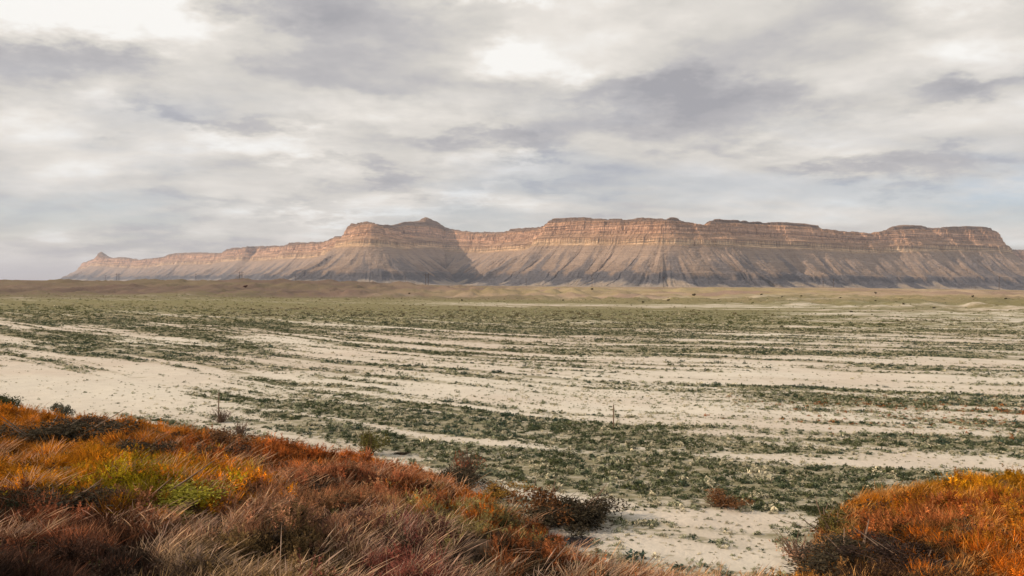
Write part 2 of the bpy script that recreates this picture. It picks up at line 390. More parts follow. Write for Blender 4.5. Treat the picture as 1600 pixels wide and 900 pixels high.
ANG = np.concatenate([np.linspace(-180, -46, 34, endpoint=False), np.linspace(-46, 46, 369), np.linspace(46, 180, 35)[1:]])
RAD = np.concatenate([np.array([.4, .8, 1.2]), np.geomspace(1.6, 1300, 560), np.geomspace(1300, 60000, 90)[1:]])
AA, RR = np.meshgrid(np.radians(ANG), RAD)
gx, gy = (RR * np.sin(AA)).ravel(), (RR * np.cos(AA)).ravel()
gs = toe_dist(gx, gy)
gzz = ground_z(gx, gy)
GV = np.stack([gx, gy, gzz], 1)
gc = ground_colour(gx, gy, gzz, gs)
galpha = cover(gx, gy) * (1 - sstep(0, .5, gs)) * (1 - .5 * sstep(350, 600, np.hypot(gx, gy))) + .2 * sstep(350, 500, np.hypot(gx, gy))
nr, na = len(RAD), len(ANG)
ii = np.arange(nr * na).reshape(nr, na)
Q = np.stack([ii[:-1, :-1], ii[:-1, 1:], ii[1:, 1:], ii[1:, :-1]], -1).reshape(-1, 4)[:, ::-1]
qs = gs[Q].mean(1); qr = np.hypot(gx, gy)[Q].mean(1)
start_q = np.interp(np.clip(gx / np.maximum(gy, 1), -.7, .7), [-.6, -.1, .2, .6], [400, 380, 250, 210])[Q].mean(1)
hills = (qr > start_q + 40) & (qr < 1700) & (gy[Q].mean(1) > 0)
bankq = qs > 0
plainq = ~(hills | bankq)
def colour_mesh(name, mask): return grid_mesh(name, GV, Q[mask], gc, True, galpha)
g_o = link('ground', colour_mesh('ground', plainq), M['soil']); tag(g_o, 'pale alkaline desert flat streaked with low green plants', 'ground', kind='structure')
h_o = link('low_hills', colour_mesh('low_hills', hills), M['soil']); tag(h_o, 'low gullied tan clay hills across the far side of the flat', 'hills', kind='structure')
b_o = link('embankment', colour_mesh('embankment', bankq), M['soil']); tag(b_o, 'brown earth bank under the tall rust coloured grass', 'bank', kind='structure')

# ------------------------------------------------------------------ the cliffs
RIM = [  # (bearing as photograph column, distance m, height as photograph row)
    (128, 13200, 412), (146, 12000, 404), (153, 11300, 397), (168, 11000, 404), (187, 10800, 401.5), (212, 10600, 406), (250, 10200, 402), (263, 10000, 396), (300, 9700, 395), (345, 9200, 395.5), (358, 9000, 387),
    (385, 8500, 386), (398, 8650, 385), (412, 8150, 385), (440, 7700, 384), (452, 7400, 380), (475, 7100, 379), (490, 6900, 379), (508, 6550, 377), (514, 6250, 371), (530, 5850, 369.5), (538, 5720, 369),
    (544, 5560, 352), (548, 5150, 350), (552, 4780, 349.5), (566, 4560, 348.5), (582, 4480, 350), (592, 4540, 351), (602, 4760, 352), (614, 5100, 353), (626, 5450, 353), (644, 5760, 346), (672, 5950, 343), (694, 6030, 358),
    (730, 5880, 363), (775, 5620, 363.5), (797, 5420, 357.5), (820, 5230, 356.5), (834, 5000, 356.5), (840, 4700, 354), (847, 4560, 348), (858, 4400, 340.5), (880, 4300, 338.5), (900, 4240, 340), (950, 4110, 343.5), (985, 4020, 341.5), (1015, 3950, 341.5),
    (1040, 3900, 343), (1044, 3895, 340), (1062, 3890, 339.5), (1078, 3910, 348), (1105, 3960, 353), (1118, 3990, 344), (1150, 4060, 344), (1185, 4140, 348), (1200, 4170, 347.5), (1240, 4260, 347), (1276, 4340, 347.5), (1287, 4360, 358), (1300, 4390, 361), (1340, 4480, 364), (1372, 4550, 366),
    (1388, 4590, 360), (1400, 4615, 350.5), (1422, 4660, 350), (1470, 4760, 357), (1530, 4880, 352.5), (1550, 4925, 355), (1557, 5000, 361), (1560, 5250, 362), (1561, 5700, 366), (1566, 6400, 380), (1578, 7200, 392), (1592, 7500, 390), (1640, 7400, 391), (1800, 7200, 390)]
rp = np.array(RIM, float)
rX = (rp[:, 0] - 800) / F * rp[:, 1]; rY = rp[:, 1]; rZ = CAM_H + (445 + (rp[:, 0] - 800) * .0102 - rp[:, 2]) / F * rp[:, 1]
seg = np.hypot(np.diff(rX), np.diff(rY)); U0 = np.concatenate([[0], np.cumsum(seg)])
# rounded centripetal course through the points, then nicked and notched
US = np.arange(0, U0[-1], 5.0)
def smooth_arr(a, sig):
    k = np.arange(-int(3 * sig), int(3 * sig) + 1); w = np.exp(-.5 * (k / sig)**2); w /= w.sum()
    return np.convolve(np.pad(a, len(k) // 2, mode='edge'), w, 'valid')
PX, PY = smooth_arr(np.interp(US, U0, rX), 3), smooth_arr(np.interp(US, U0, rY), 3)
PZ = smooth_arr(np.interp(US, U0, rZ), 1.2) + 4
tx, ty = np.gradient(PX), np.gradient(PY); tl = np.hypot(tx, ty); tx /= tl; ty /= tl
NX, NY = ty, -tx                              # outward (towards the flat)
nick = (fbm(US / 330, US * 0, 111, 3) - .5) * 70 + (ridged(US / 120, US * 0 + 3, 115, 3) - .6) * 44 + (ridged(US / 38, US * 0 + 9, 116, 2) - .6) * 14
PX2, PY2 = PX + NX * nick, PY + NY * nick
PZ = PZ + (fbm(US / 60, US * 0 + 7, 117, 4, .6) - .5) * 14
SC = smooth_arr(PZ, 45) / 318.0
UL = np.concatenate([[0], np.cumsum(np.hypot(np.diff(PX2), np.diff(PY2)))])
tx, ty = np.gradient(smooth_arr(PX2, 3)), np.gradient(smooth_arr(PY2, 3)); tl = np.hypot(tx, ty); NX, NY = ty / tl, -tx / tl
kd = kdtree.KDTree(len(PX2))
for i in range(len(PX2)): kd.insert((PX2[i], PY2[i], 0), i)
kd.balance()
# coarse pass to find the band that holds the slope, then the fine grid
cols = np.arange(84, 1680, 1.15)
rads = np.exp(np.arange(math.log(3250), math.log(13500), .00125))
tanc = (cols - 800) / F
step = 8
def nearest(x, y):
    out = np.empty(len(x), int)
    f = kd.find
    for k in range(len(x)): out[k] = f((x[k], y[k], 0))[1]
    return out
cr_, cc_ = np.meshgrid(rads[::step], tanc[::step], indexing='ij')
ci = nearest((cr_ * cc_).ravel(), cr_.ravel())
cd = (((cr_ * cc_).ravel() - PX2[ci]) * NX[ci] + (cr_.ravel() - PY2[ci]) * NY[ci])
cdist = np.hypot((cr_ * cc_).ravel() - PX2[ci], cr_.ravel() - PY2[ci]) * np.sign(cd)
cdist = cdist.reshape(cr_.shape)
act_c = (cdist > -420) & (cdist < 720)
act = np.repeat(np.repeat(act_c, step, 0), step, 1)[:len(rads), :len(cols)]
# grow by one coarse cell
g = act.copy(); g[step:] |= act[:-step]; g[:-step] |= act[step:]; g[:, step:] |= act[:, :-step]; g[:, :-step] |= act[:, step:]; act = g
IR, IC = np.nonzero(act)
mx_, my_ = rads[IR] * tanc[IC], rads[IR]
mi = nearest(mx_, my_)
ddx, ddy = mx_ - PX2[mi], my_ - PY2[mi]
sgn = np.sign(ddx * NX[mi] + ddy * NY[mi]); dist = np.hypot(ddx, ddy) * sgn
ux, uy = ddx * sgn, ddy * sgn
bear = np.arctan2(ux, -uy)
ue = UL[mi] + 130 * np.where(np.abs(dist) > 12, bear, np.arctan2(NX[mi], -NY[mi]))
S = SC[mi]
d = dist / S
# fluting: shallow in the cliffs, strong down the talus, close-set in the shale foot
cl = sstep(-40, 0, d) * (1 - sstep(60, 110, d)); ta = sstep(60, 200, d); sh = sstep(215, 300, d)
flute = (ridged(ue / 62 , d / 900, 121, 3) - .62) * (8 * cl + 42 * ta) + (ridged(ue / 24, d / 400, 125, 3) - .6) * (7 * cl + 20 * ta + 44 * sh)
flute = flute + (fbm(ue / 210, d / 600, 129, 3) - .5) * (8 * cl + 55 * ta)
uneven = .35 + 1.3 * sstep(.3, .7, fbm(ue / 170, d / 260, 135, 3))
dd = d - flute * np.where(d > 60, uneven, 1)
PR = [(-900, 520), (-420, 470), (-200, 380), (-120, 350), (-60, 332), (-20, 321), (-15, 309), (-6, 305), (-2, 302), (2, 286), (9, 283), (12, 262), (21, 259), (24, 245), (48, 228), (53, 226), (57, 198), (68, 190),
      (120, 143), (180, 98), (225, 70), (240, 66), (262, 40), (300, 22), (345, 8), (420, 0), (560, -6), (900, -14)]
PR = np.array(PR, float)
zs = np.interp(dd, PR[:, 0], PR[:, 1])
zs = zs + (fbm(mx_ / 34, my_ / 34, 131, 4, .6) - .5) * 11 * sstep(-5, 60, d)
zm = np.minimum(zs * S, PZ[mi] - np.clip(-dist - 28, 0, 400) * .32 + (fbm(mx_ / 60, my_ / 60, 133, 3) - .5) * 5)
Zg = np.zeros(act.shape); Wg = np.zeros(act.shape); Zg[IR, IC] = zm; Wg[IR, IC] = (dist < 5)
Zg = Zg * Wg
def box(a, k, ax):
    c_ = np.cumsum(np.pad(a, [(k + 1, k) if i == ax else (0, 0) for i in range(2)]), ax)
    return np.take(c_, np.arange(2 * k + 1, c_.shape[ax]), ax) - np.take(c_, np.arange(0, c_.shape[ax] - 2 * k - 1), ax)
for k_, ax in ((2, 0), (2, 1)): Zg = box(Zg, k_, ax); Wg = box(Wg, k_, ax)
zi = (Zg / np.maximum(Wg, 1e-6))[IR, IC]; wi = sstep(-30, -60, dist)
zm = np.where(wi > 0, zm * (1 - wi) + zi * wi, zm)
for kx, ky, rad_, hh_ in ((155, 11400, 105, 44), (676, 6020, 120, 34), (655, 5960, 110, 14)):   # knob at the ridge tip, the peak behind the butte
    q_ = np.clip(1 - (np.hypot(mx_ - (kx - 800) / F * ky, my_ - ky) + (fbm(mx_ / 60, my_ / 60, 137, 3) - .5) * 60) / rad_, 0, 1)
    zm = zm + hh_ * np.interp(q_, [0, .22, .26, .5, .56, .9, 1], [0, .26, .42, .60, .84, .96, 1.0])
zf = zm / S
# rock colours by bed; thin dark beds double as painted ledge shadow
bedz = zf + (fbm(ue / 300, zf / 60, 141, 3) - .5) * 9 + (fbm(ue / 34, zf / 90, 142, 3) - .5) * 70 * sstep(110, 60, zf)
BED = [(-40, (.33, .27, .21)), (4, (.33, .27, .215)), (14, (.27, .24, .22)), (22, (.09, .09, .105)), (56, (.105, .102, .115)), (70, (.27, .20, .155)), (130, (.37, .28, .225)), (184, (.36, .265, .205)), (190, (.34, .23, .15)), (199, (.56, .41, .27)), (206, (.42, .29, .19)), (209, (.60, .445, .295)), (215, (.58, .42, .28)), (218, (.24, .155, .11)), (226, (.33, .21, .14)), (243, (.33, .21, .135)),
       (247, (.53, .34, .235)), (258, (.52, .325, .22)), (261, (.27, .165, .11)), (266, (.30, .18, .12)), (270, (.53, .34, .235)), (282, (.54, .345, .24)), (286, (.30, .185, .125)), (291, (.44, .26, .16)), (300, (.40, .24, .15)), (306, (.20, .135, .10)), (330, (.25, .165, .115)), (500, (.29, .20, .13))]
bz = np.array([b[0] for b in BED], float); bc = np.array([b[1] for b in BED])
mc = np.stack([np.interp(bedz, bz, bc[:, k]) for k in range(3)], 1) * (1 + .32 * sstep(180, 200, bedz) - .32 * sstep(300, 312, bedz))[:, None]
# grey shale showing through the talus in downslope stripes
stripe = sstep(.47, .66, fbm(ue / 44 + fbm(ue / 90, d / 80, 145, 3) * 1.2, d / 200, 143, 4, .6)) * sstep(188, 120, zf) * sstep(20, 70, zf)
mc = mc * (1 - .75 * stripe[:, None]) + np.array((.13, .126, .14)) * .75 * stripe[:, None]
idx = np.full(act.shape, -1); idx[IR, IC] = np.arange(len(IR))
MQ = np.stack([idx[:-1, :-1], idx[:-1, 1:], idx[1:, 1:], idx[1:, :-1]], -1).reshape(-1, 4)
MQ = MQ[(MQ >= 0).all(1)]
MV = np.stack([mx_, my_, zm], 1)
keep = (zm[MQ].max(1) > -7) & (dist[MQ].max(1) > -330)
MQ = MQ[keep]
uq = rp[:, 0]; ucol = np.interp(np.interp(US, US, US), U0, uq)[mi]       # which stretch of the rim a face belongs to
fq = ucol[MQ].min(1); zq = zf[MQ].mean(1)
SECT = [('cliff_ridge', -1, 536, 'hazy pink cliff ridge running away to a pointed tip on the left', 'ridge'), ('butte', 536, 634, 'jutting butte with sunlit left wall and shaded right wall', 'butte'),
        ('cliff_alcove', 634, 838, 'sunlit banded cliff wall at the back of the bay between butte and mesa', 'cliff'), ('mesa', 838, 9999, 'long flat topped mesa with fluted talus on the right', 'mesa')]
BANDS = [('talus_slope', 64, 189), ('caprock', 304, 9999), ('upper_cliff', 226, 304), ('pale_ledge', 189, 226), ('shale_foot', -999, 64)]
for nm, a, b, lab, cat in SECT:
    inq = (fq >= a) & (fq < b)
    root = None
    for bn, z0, z1 in BANDS:
        mk = inq & (zq >= z0) & (zq < z1)
        if not mk.any(): continue
        me = grid_mesh(bn, MV, MQ[mk], mc, False, sstep(186, 196, zf))
        if root is None:
            root = bpy.data.objects.new(nm, None); COL.objects.link(root)
            tag(root, lab, cat, kind='structure')
        link(bn, me, M['rock'], root)

# ------------------------------------------------------------------ haze
bm = bmesh.new(); bmesh.ops.create_cube(bm, size=1.0)
hz = bpy.data.meshes.new('haze'); bm.to_mesh(hz); bm.free()
hm = bpy.data.materials.new('dusty air'); hm.use_nodes = True; hn = hm.node_tree.nodes; hn.clear()
ho = hn.new('ShaderNodeOutputMaterial'); pv = hn.new('ShaderNodeVolumePrincipled')
pv.inputs['Color'].default_value = (.72, .80, 1.0, 1); pv.inputs['Density'].default_value = 4.1e-5; pv.inputs['Anisotropy'].default_value = 0.1
hm.node_tree.links.new(pv.outputs[0], ho.inputs['Volume'])
haze = link('haze', hz, hm); haze.scale = (126000, 126000, 640); haze.location = (0, 0, 640 / 2 - 18)
tag(haze, 'thin pale dusty air over the whole desert', 'haze', kind='stuff')

# ------------------------------------------------------------------ scattering of grass and scrub
def scatter(name, pts, rot, scl, tint, variants, label, cat):
    N = len(pts)
    me = bpy.data.meshes.new(name); me.vertices.add(N); me.vertices.foreach_set('co', pts.astype(np.float32).ravel())
    for an, ty, key, dat in (('rotv', 'FLOAT_VECTOR', 'vector', rot), ('sclv', 'FLOAT_VECTOR', 'vector', scl)):
        at = me.attributes.new(an, ty, 'POINT'); at.data.foreach_set(key, dat.astype(np.float32).ravel())
    at = me.attributes.new('tint', 'FLOAT_COLOR', 'POINT'); c4 = np.ones((N, 4), np.float32); c4[:, :3] = tint; at.data.foreach_set('color', c4.ravel())
    at = me.attributes.new('pick', 'INT', 'POINT'); at.data.foreach_set('value', rng.integers(0, len(variants), N).astype(np.int32))
    me.update()
    o = link(name, me); tag(o, label, cat, kind='stuff')
    vc = bpy.data.collections.new(name + '_kinds')
    for v in variants: vc.objects.link(v)
    ng = bpy.data.node_groups.new(name, 'GeometryNodeTree')
    ng.interface.new_socket('Geometry', in_out='INPUT', socket_type='NodeSocketGeometry'); ng.interface.new_socket('Geometry', in_out='OUTPUT', socket_type='NodeSocketGeometry')
    nd, lk = ng.nodes, ng.links
    gi, go = nd.new('NodeGroupInput'), nd.new('NodeGroupOutput')
    iop = nd.new('GeometryNodeInstanceOnPoints'); ci = nd.new('GeometryNodeCollectionInfo')
    ci.inputs['Collection'].default_value = vc; ci.inputs['Separate Children'].default_value = True; ci.inputs['Reset Children'].default_value = True
    def na_(nm, dt):
        a = nd.new('GeometryNodeInputNamedAttribute'); a.data_type = dt; a.inputs['Name'].default_value = nm; return a.outputs['Attribute']
    e2r = nd.new('FunctionNodeEulerToRotation'); lk.new(na_('rotv', 'FLOAT_VECTOR'), e2r.inputs[0])
    lk.new(gi.outputs[0], iop.inputs['Points']); lk.new(ci.outputs[0], iop.inputs['Instance']); iop.inputs['Pick Instance'].default_value = True
    lk.new(na_('pick', 'INT'), iop.inputs['Instance Index']); lk.new(e2r.outputs[0], iop.inputs['Rotation']); lk.new(na_('sclv', 'FLOAT_VECTOR'), iop.inputs['Scale'])
    lk.new(iop.outputs[0], go.inputs[0])
    o.modifiers.new('scatter', 'NODES').node_group = ng
    return o
def blade_tuft(name, nb, h, spread, lean, width, droop, mat, seed, head=0.0):
    r = random.Random(seed); V, Fc, T = [], [], []
    for _ in range(nb):
        a = r.uniform(0, 2 * math.pi); rr = spread * math.sqrt(r.random()); bx, by = rr * math.cos(a), rr * math.sin(a)
        L = h * r.uniform(.45, 1.05); dx, dy = r.gauss(lean, .34), r.gauss(0, .34)
        fa = r.uniform(0, math.pi); wx, wy = math.cos(fa), math.sin(fa); w = width * r.uniform(.7, 1.3); tn = r.random()
        k0 = len(V); n = 4
        for i in range(n + 1):
            t = i / n; px = bx + dx * L * (t + droop * t * t); py = by + dy * L * (t + droop * t * t); pz = L * (t - .28 * droop * t * t)
            ww = w * (1 - t)**.6 * .5 + .0004
            if head and t > .55: ww += head * math.sin((t - .55) / .45 * math.pi) * .5
            V += [(px - wx * ww, py - wy * ww, pz), (px + wx * ww, py + wy * ww, pz)]; T += [tn, tn]
            if i: Fc.append((k0 + 2 * i - 2, k0 + 2 * i - 1, k0 + 2 * i + 1, k0 + 2 * i))
    me = pmesh(name, V, Fc, T); me.materials.append(mat)
    return bpy.data.objects.new(name, me)
def leaf_tuft(name, nl, rad, h, size, mat, seed):
    r = random.Random(seed); V, Fc, T = [], [], []
    lob = [(r.gauss(0, .45), r.gauss(0, .45), r.uniform(.4, .8)) for _ in range(4)]
    for _ in range(nl):
        lx, ly, lr = r.choice(lob)
        while True:
            p = Vector((r.uniform(-1, 1), r.uniform(-1, 1), r.uniform(0, 1)))
            if p.length <= 1: break
        c = Vector(((lx + p.x * lr) * rad, (ly + p.y * lr) * rad, p.z * h * (.5 + lr * .6)))
        d1 = Vector((r.gauss(0, 1), r.gauss(0, 1), abs(r.gauss(.5, .7)))).normalized(); d2 = d1.cross(Vector((r.gauss(0, 1), r.gauss(0, 1), r.gauss(0, 1)))).normalized()
        s = size * r.uniform(.6, 1.4); k0 = len(V); tn = r.random()
        V += [tuple(c - d1 * s), tuple(c + d2 * s * .42), tuple(c + d1 * s), tuple(c - d2 * s * .42)]; T += [tn] * 4
        Fc.append((k0, k0 + 1, k0 + 2, k0 + 3))
    me = pmesh(name, V, Fc, T); me.materials.append(mat)
    return bpy.data.objects.new(name, me)

# --- the flat's low plants
def band(d0, d1, dens, seed, margin=1.1):
    r = np.random.default_rng(seed); hw = .62 * margin
    n = int(dens * hw * (d1 * d1 - d0 * d0))
    y = np.sqrt(r.uniform(d0 * d0, d1 * d1, n)); x = r.uniform(-hw, hw, n) * y
    return x, y, r
scr_pts, scr_rot, scr_scl, scr_t = [], [], [], []
for d0, d1, dens, sc, pw, hs in ((16, 60, 48, .16, 1.0, 1.0), (60, 150, 18, .21, 1.1, .9), (150, 430, 2.6, .38, 1.2, .8)):
    x, y, r = band(d0, d1, dens, int(d0))
    cv = cover(x, y); clump = fbm(x / (.8 if d0 < 60 else 2.5), y / (.6 if d0 < 60 else 2.0), 151, 4, .6)
    p = np.clip(cv**pw * sstep(.32, .60, clump) * .88 + (.10 * sstep(-.2, .15, x / y) + .03 if d0 < 60 else .03), 0, 1) * (1 if d0 < 60 else .9) * (1 - .96 * sstep(115, 260, y))
    k = (r.random(len(x)) < p) & (toe_dist(x, y) < -.05); x, y, cv = x[k], y[k], cv[k]
    z = ground_z(x, y) - .01
    s = sc * np.clip(r.lognormal(-.18, .42, len(x)), .35, 2.6) * (.65 + .5 * cv)
    scr_pts.append(np.stack([x, y, z], 1)); scr_rot.append(np.stack([x * 0, x * 0, r.uniform(0, 6.28, len(x))], 1)); scr_scl.append(np.stack([s, s, s * hs], 1))
    dark = np.array((.050, .075, .047)); teal = np.array((.040, .074, .062)); oliv = np.array((.15, .15, .055)); dry = np.array((.42, .385, .27)); rust = np.array((.30, .13, .05))
    w = r.random((len(x), 1)); g = fbm(x / 18, y / 9, 161, 3)[:, None]
    tcol = np.where(g > .5, dark, teal) * (1 - .5 * w) + oliv * .5 * w
    farw = sstep(90, 260, y)[:, None]; br_ = sstep(.45, .6, fbm(x / 50, y / 30, 165, 3))[:, None]; fc_ = oliv * (1 - br_) + np.array((.20, .155, .09)) * br_; tcol = tcol * (1 - .75 * farw) + fc_ * .75 * farw
    pick_ = r.random(len(x)); tcol = np.where((pick_ < .62 - .42 * cv)[:, None], np.array((.235, .25, .165)) * (.7 + .6 * w), tcol); tcol = np.where((pick_ > .92 - .30 * (1 - cv) - .10)[:, None], np.array((.46, .43, .32)) * (.75 + .5 * w), tcol)
    X, d_ = gp(1500, 648); rz = np.exp(-((x - X) / 9)**2 - ((y - d_) / 5)**2); tcol = np.where((r.random(len(x)) < .25 * rz)[:, None], rust, tcol)
    scr_t.append(tcol)
scr_kinds = [leaf_tuft('scrub_kind', 46, .62, .62, .17, M['scrub'], 300 + i) for i in range(6)]
scatter('ground_scrub', np.concatenate(scr_pts), np.concatenate(scr_rot), np.concatenate(scr_scl), np.concatenate(scr_t), scr_kinds, 'low green and straw tufts scattered in streaks over the pale flat', 'scrub')

# --- the bank's grass
ANCH = [(150, 672, (.40, .17, .045)), (60, 715, (.38, .17, .05)), (330, 672, (.42, .20, .06)), (400, 700, (.36, .15, .05)), (215, 752, (.30, .23, .035)), (250, 768, (.27, .22, .035)), (330, 765, (.50, .23, .035)), (140, 745, (.42, .20, .04)), (500, 712, (.32, .12, .055)), (470, 765, (.42, .22, .13)), (560, 750, (.36, .17, .10)),
        (640, 725, (.42, .15, .035)), (690, 765, (.45, .22, .12)), (760, 790, (.44, .17, .05)), (830, 810, (.40, .16, .04)), (60, 835, (.24, .10, .06)), (200, 830, (.27, .14, .09)), (330, 835, (.31, .17, .11)), (480, 840, (.30, .18, .12)), (560, 800, (.34, .20, .12)), (740, 830, (.27, .23, .11)), (850, 850, (.29, .105, .045)), (650, 880, (.24, .10, .08)), (900, 885, (.26, .11, .055)), (420, 885, (.20, .14, .075)),
        (1330, 780, (.40, .17, .035)), (1430, 775, (.38, .18, .045)), (1570, 765, (.46, .25, .05)), (1450, 825, (.40, .17, .08)), (1550, 820, (.44, .22, .06)), (1320, 870, (.15, .08, .03)), (1440, 880, (.17, .09, .04)), (1570, 880, (.46, .16, .04)), (80, 893, (.07, .04, .03)), (280, 893, (.06, .045, .035)), (520, 893, (.07, .05, .03)), (760, 895, (.06, .045, .03)), (600, 865, (.16, .08, .07)), (160, 865, (.20, .09, .055)), (1380, 893, (.05, .03, .02)), (420, 730, (.33, .125, .05)), (560, 770, (.31, .13, .075)), (1500, 800, (.30, .10, .04)), (1250, 880, (.36, .21, .10)), (1090, 893, (.38, .19, .06))]  # near-black entries put the deep shadow of the lowest strip into plant colour
AW = [hit(px, py)[:2] for px, py, c in ANCH]; AC = np.array([c for *_, c in ANCH])
def bank_tint(x, y, r):
    jx = x + (fbm(x / .7, y / .7, 171, 4, .6) - .5) * 4.0 + r.normal(0, .5, len(x)); jy = y + (fbm(x / .7, y / .7, 175, 4, .6) - .5) * 6.0 + r.normal(0, .9, len(x))
    dd_ = np.stack([(jx - X)**2 + ((jy - Y) * .7)**2 for X, Y in AW], 1)
    cs = AC[np.argmin(dd_, 1)]; lum = cs.mean(1, keepdims=True)
    return np.clip((lum + (cs - lum) * 1.2) * .95, .01, 1)          # each plant takes one stand's colour, painted shadow included
def bank_points(n, seed, d0=5.5, d1=48):
    r = np.random.default_rng(seed); y = r.uniform(d0, d1, n) ** 1.0; x = r.uniform(-.68, .68, n) * y
    k = r.random(n) < np.clip(14.0 / y, 0, 1) ** .6 * (y / d1) ** .35 * 1.3; x, y = x[k], y[k]
    k = toe_dist(x, y) > .05; return x[k], y[k], r
gp_, gr_, gs_, gt_ = [], [], [], []
# short dense undergrass
x, y, r = bank_points(120000, 501)
cl_ = fbm(x / .42, y / .55, 181, 3, .6); k = r.random(len(x)) < sstep(.40, .58, cl_) * .9 + .03; x, y, cl_ = x[k], y[k], cl_[k]
edge = sstep(0, 2.5, toe_dist(x, y))
hh = (.06 + .34 * sstep(.44, .70, cl_)) * r.uniform(.6, 1.35, len(x)) * (.6 + .4 * edge)
tn = bank_tint(x, y, r) * np.clip(r.lognormal(-.12, .48, (len(x), 1)), .3, 2.1) * np.array((1, 1, 1)) ** 1
tn = tn * np.clip(.30 + 1.5 * sstep(.32, .6, fbm(x / 1.3, y / 1.6, 187, 4, .6)), 0, 1.25)[:, None]        # darker patches among the bright, by noise
gp_.append(np.stack([x, y, ground_z(x, y) - .02], 1)); gr_.append(np.stack([r.normal(0, .28, len(x)), r.normal(0, .28, len(x)), r.uniform(0, 6.28, len(x))], 1))
gs_.append(np.stack([hh * 1.15, hh * 1.15, hh], 1)); gt_.append(tn)
short_k = [blade_tuft('grass_kind', 42, 1.0, .42, .16, .030, .30, M['grass'], 600 + i) for i in range(6)]
scatter('bank_grass', np.concatenate(gp_), np.concatenate(gr_), np.concatenate(gs_), np.concatenate(gt_), short_k, 'dense rust and orange dry grass covering the near bank', 'grass')
# feathery upright weeds, the bulk of the stand
def plume(name, stems, leaves, mat, seed):
    r_ = random.Random(seed); V, Fc, T = [], [], []
    for _ in range(stems):
        bx, by = r_.gauss(0, .06), r_.gauss(0, .06); dx, dy = r_.gauss(.10, .26), r_.gauss(0, .26); L = r_.uniform(.6, 1.05); tn = r_.random()
        def at(t): return Vector((bx + dx * L * t * (1 + .4 * t), by + dy * L * t * (1 + .4 * t), L * t))
        k0 = len(V)
        for i in range(4):
            p = at(i / 3); ww = .012 * (1 - .7 * i / 3); V += [(p.x - ww, p.y, p.z), (p.x + ww, p.y, p.z)]; T += [tn * .5] * 2
            if i: Fc.append((k0 + 2 * i - 2, k0 + 2 * i - 1, k0 + 2 * i + 1, k0 + 2 * i))
        for _ in range(leaves):
            t = r_.uniform(.18, 1.0); p = at(t); a = r_.uniform(0, 6.28); ln = .20 * (1.15 - t) * r_.uniform(.6, 1.3) + .03
            d = Vector((math.cos(a), math.sin(a), r_.uniform(.35, 1.5))).normalized(); q = d.cross(Vector((r_.gauss(0, 1), r_.gauss(0, 1), r_.gauss(0, 1)))).normalized() * ln * .17
            k0 = len(V); e = p + d * ln; V += [tuple(p), tuple(p + d * ln * .5 + q), tuple(e), tuple(p + d * ln * .5 - q)]; T += [min(1, max(0, tn + r_.gauss(0, .18)))] * 4; Fc.append((k0, k0 + 1, k0 + 2, k0 + 3))
    me = pmesh(name, V, Fc, T); me.materials.append(mat); return bpy.data.objects.new(name, me)
x, y, r = bank_points(170000, 509)
fb = fbm(x / .75, y / .9, 197, 4, .6); k = r.random(len(x)) < sstep(.42, .60, fb) * .8 + .03; x, y, fb = x[k], y[k], fb[k]
s_ = (.10 + .30 * sstep(.44, .70, fb)) * np.clip(r.lognormal(0, .28, len(x)), .5, 1.8) * (.6 + .4 * sstep(0, 2, toe_dist(x, y)))
tn = bank_tint(x, y, r) * np.clip(r.lognormal(-.05, .45, (len(x), 1)), .3, 2.0)
scatter('feathery_weeds', np.stack([x, y, ground_z(x, y) - .02], 1), np.stack([r.normal(0, .14, len(x)), r.normal(0, .14, len(x)), r.normal(0, 1.2, len(x))], 1), np.stack([s_ * 1.1, s_ * 1.1, s_], 1), tn, [plume('weed_kind', 6, 24, M['grass'], 900 + i) for i in range(6)], 'feathery rust, crimson and tan weeds standing all over the near bank', 'weeds')
# leafy dead forbs among the grass
x, y, r = bank_points(60000, 507)
fb = fbm(x / 1.1, y / 1.1, 195, 4, .6); k = r.random(len(x)) < sstep(.46, .62, fb) * .9; x, y = x[k], y[k]
s_ = r.uniform(.12, .34, len(x)); tn = bank_tint(x, y, r); w = r.random((len(x), 1))
tn = np.where(w < .45, np.array((.055, .035, .025)), np.where(w < .6, np.array((.07, .065, .025)), tn * .75)) * r.uniform(.6, 1.5, (len(x), 1))
forb_k = [leaf_tuft('forb_kind', 60, .6, 1.0, .15, M['scrub'], 800 + i) for i in range(5)]
scatter('dead_forbs', np.stack([x, y, ground_z(x, y) - .02], 1), np.stack([x * 0, x * 0, r.uniform(0, 6.28, len(x))], 1), np.stack([s_, s_, s_ * 1.1], 1), tn, forb_k, 'dark brown and rust leafy weeds mixed through the bank grass', 'weeds')
# tall bent stalks nearer the track
x, y, r = bank_points(26000, 503, 5.5, 34)
st = fbm(x / 1.6, y / 1.6, 191, 3); k = r.random(len(x)) < sstep(.48, .64, st) * np.where(x > 5, np.interp(y, [6, 34], [1, .8]), np.interp(y, [6, 16, 24, 34], [1, .9, .35, .08])); x, y = x[k], y[k]
hh = r.uniform(.30, .78, len(x)) * np.where(x > 5, .75, 1)
tn = bank_tint(x, y, r); straw = np.array((.60, .43, .25)); mauve = np.array((.46, .33, .28)); w = r.random((len(x), 1))
tn = tn * .42 + (straw * w + mauve * (1 - w)) * .58 * np.where(x > 5, 1.0, 1.1)[:, None] * np.where((x > 5)[:, None], np.array((1.1, .85, .45)), 1); tn = tn * r.uniform(.6, 1.35, (len(x), 1))
tall_k = [blade_tuft('stalk_kind', 13, 1.0, .16, .42, .008, .5, M['grass'], 700 + i, head=.022) for i in range(5)]
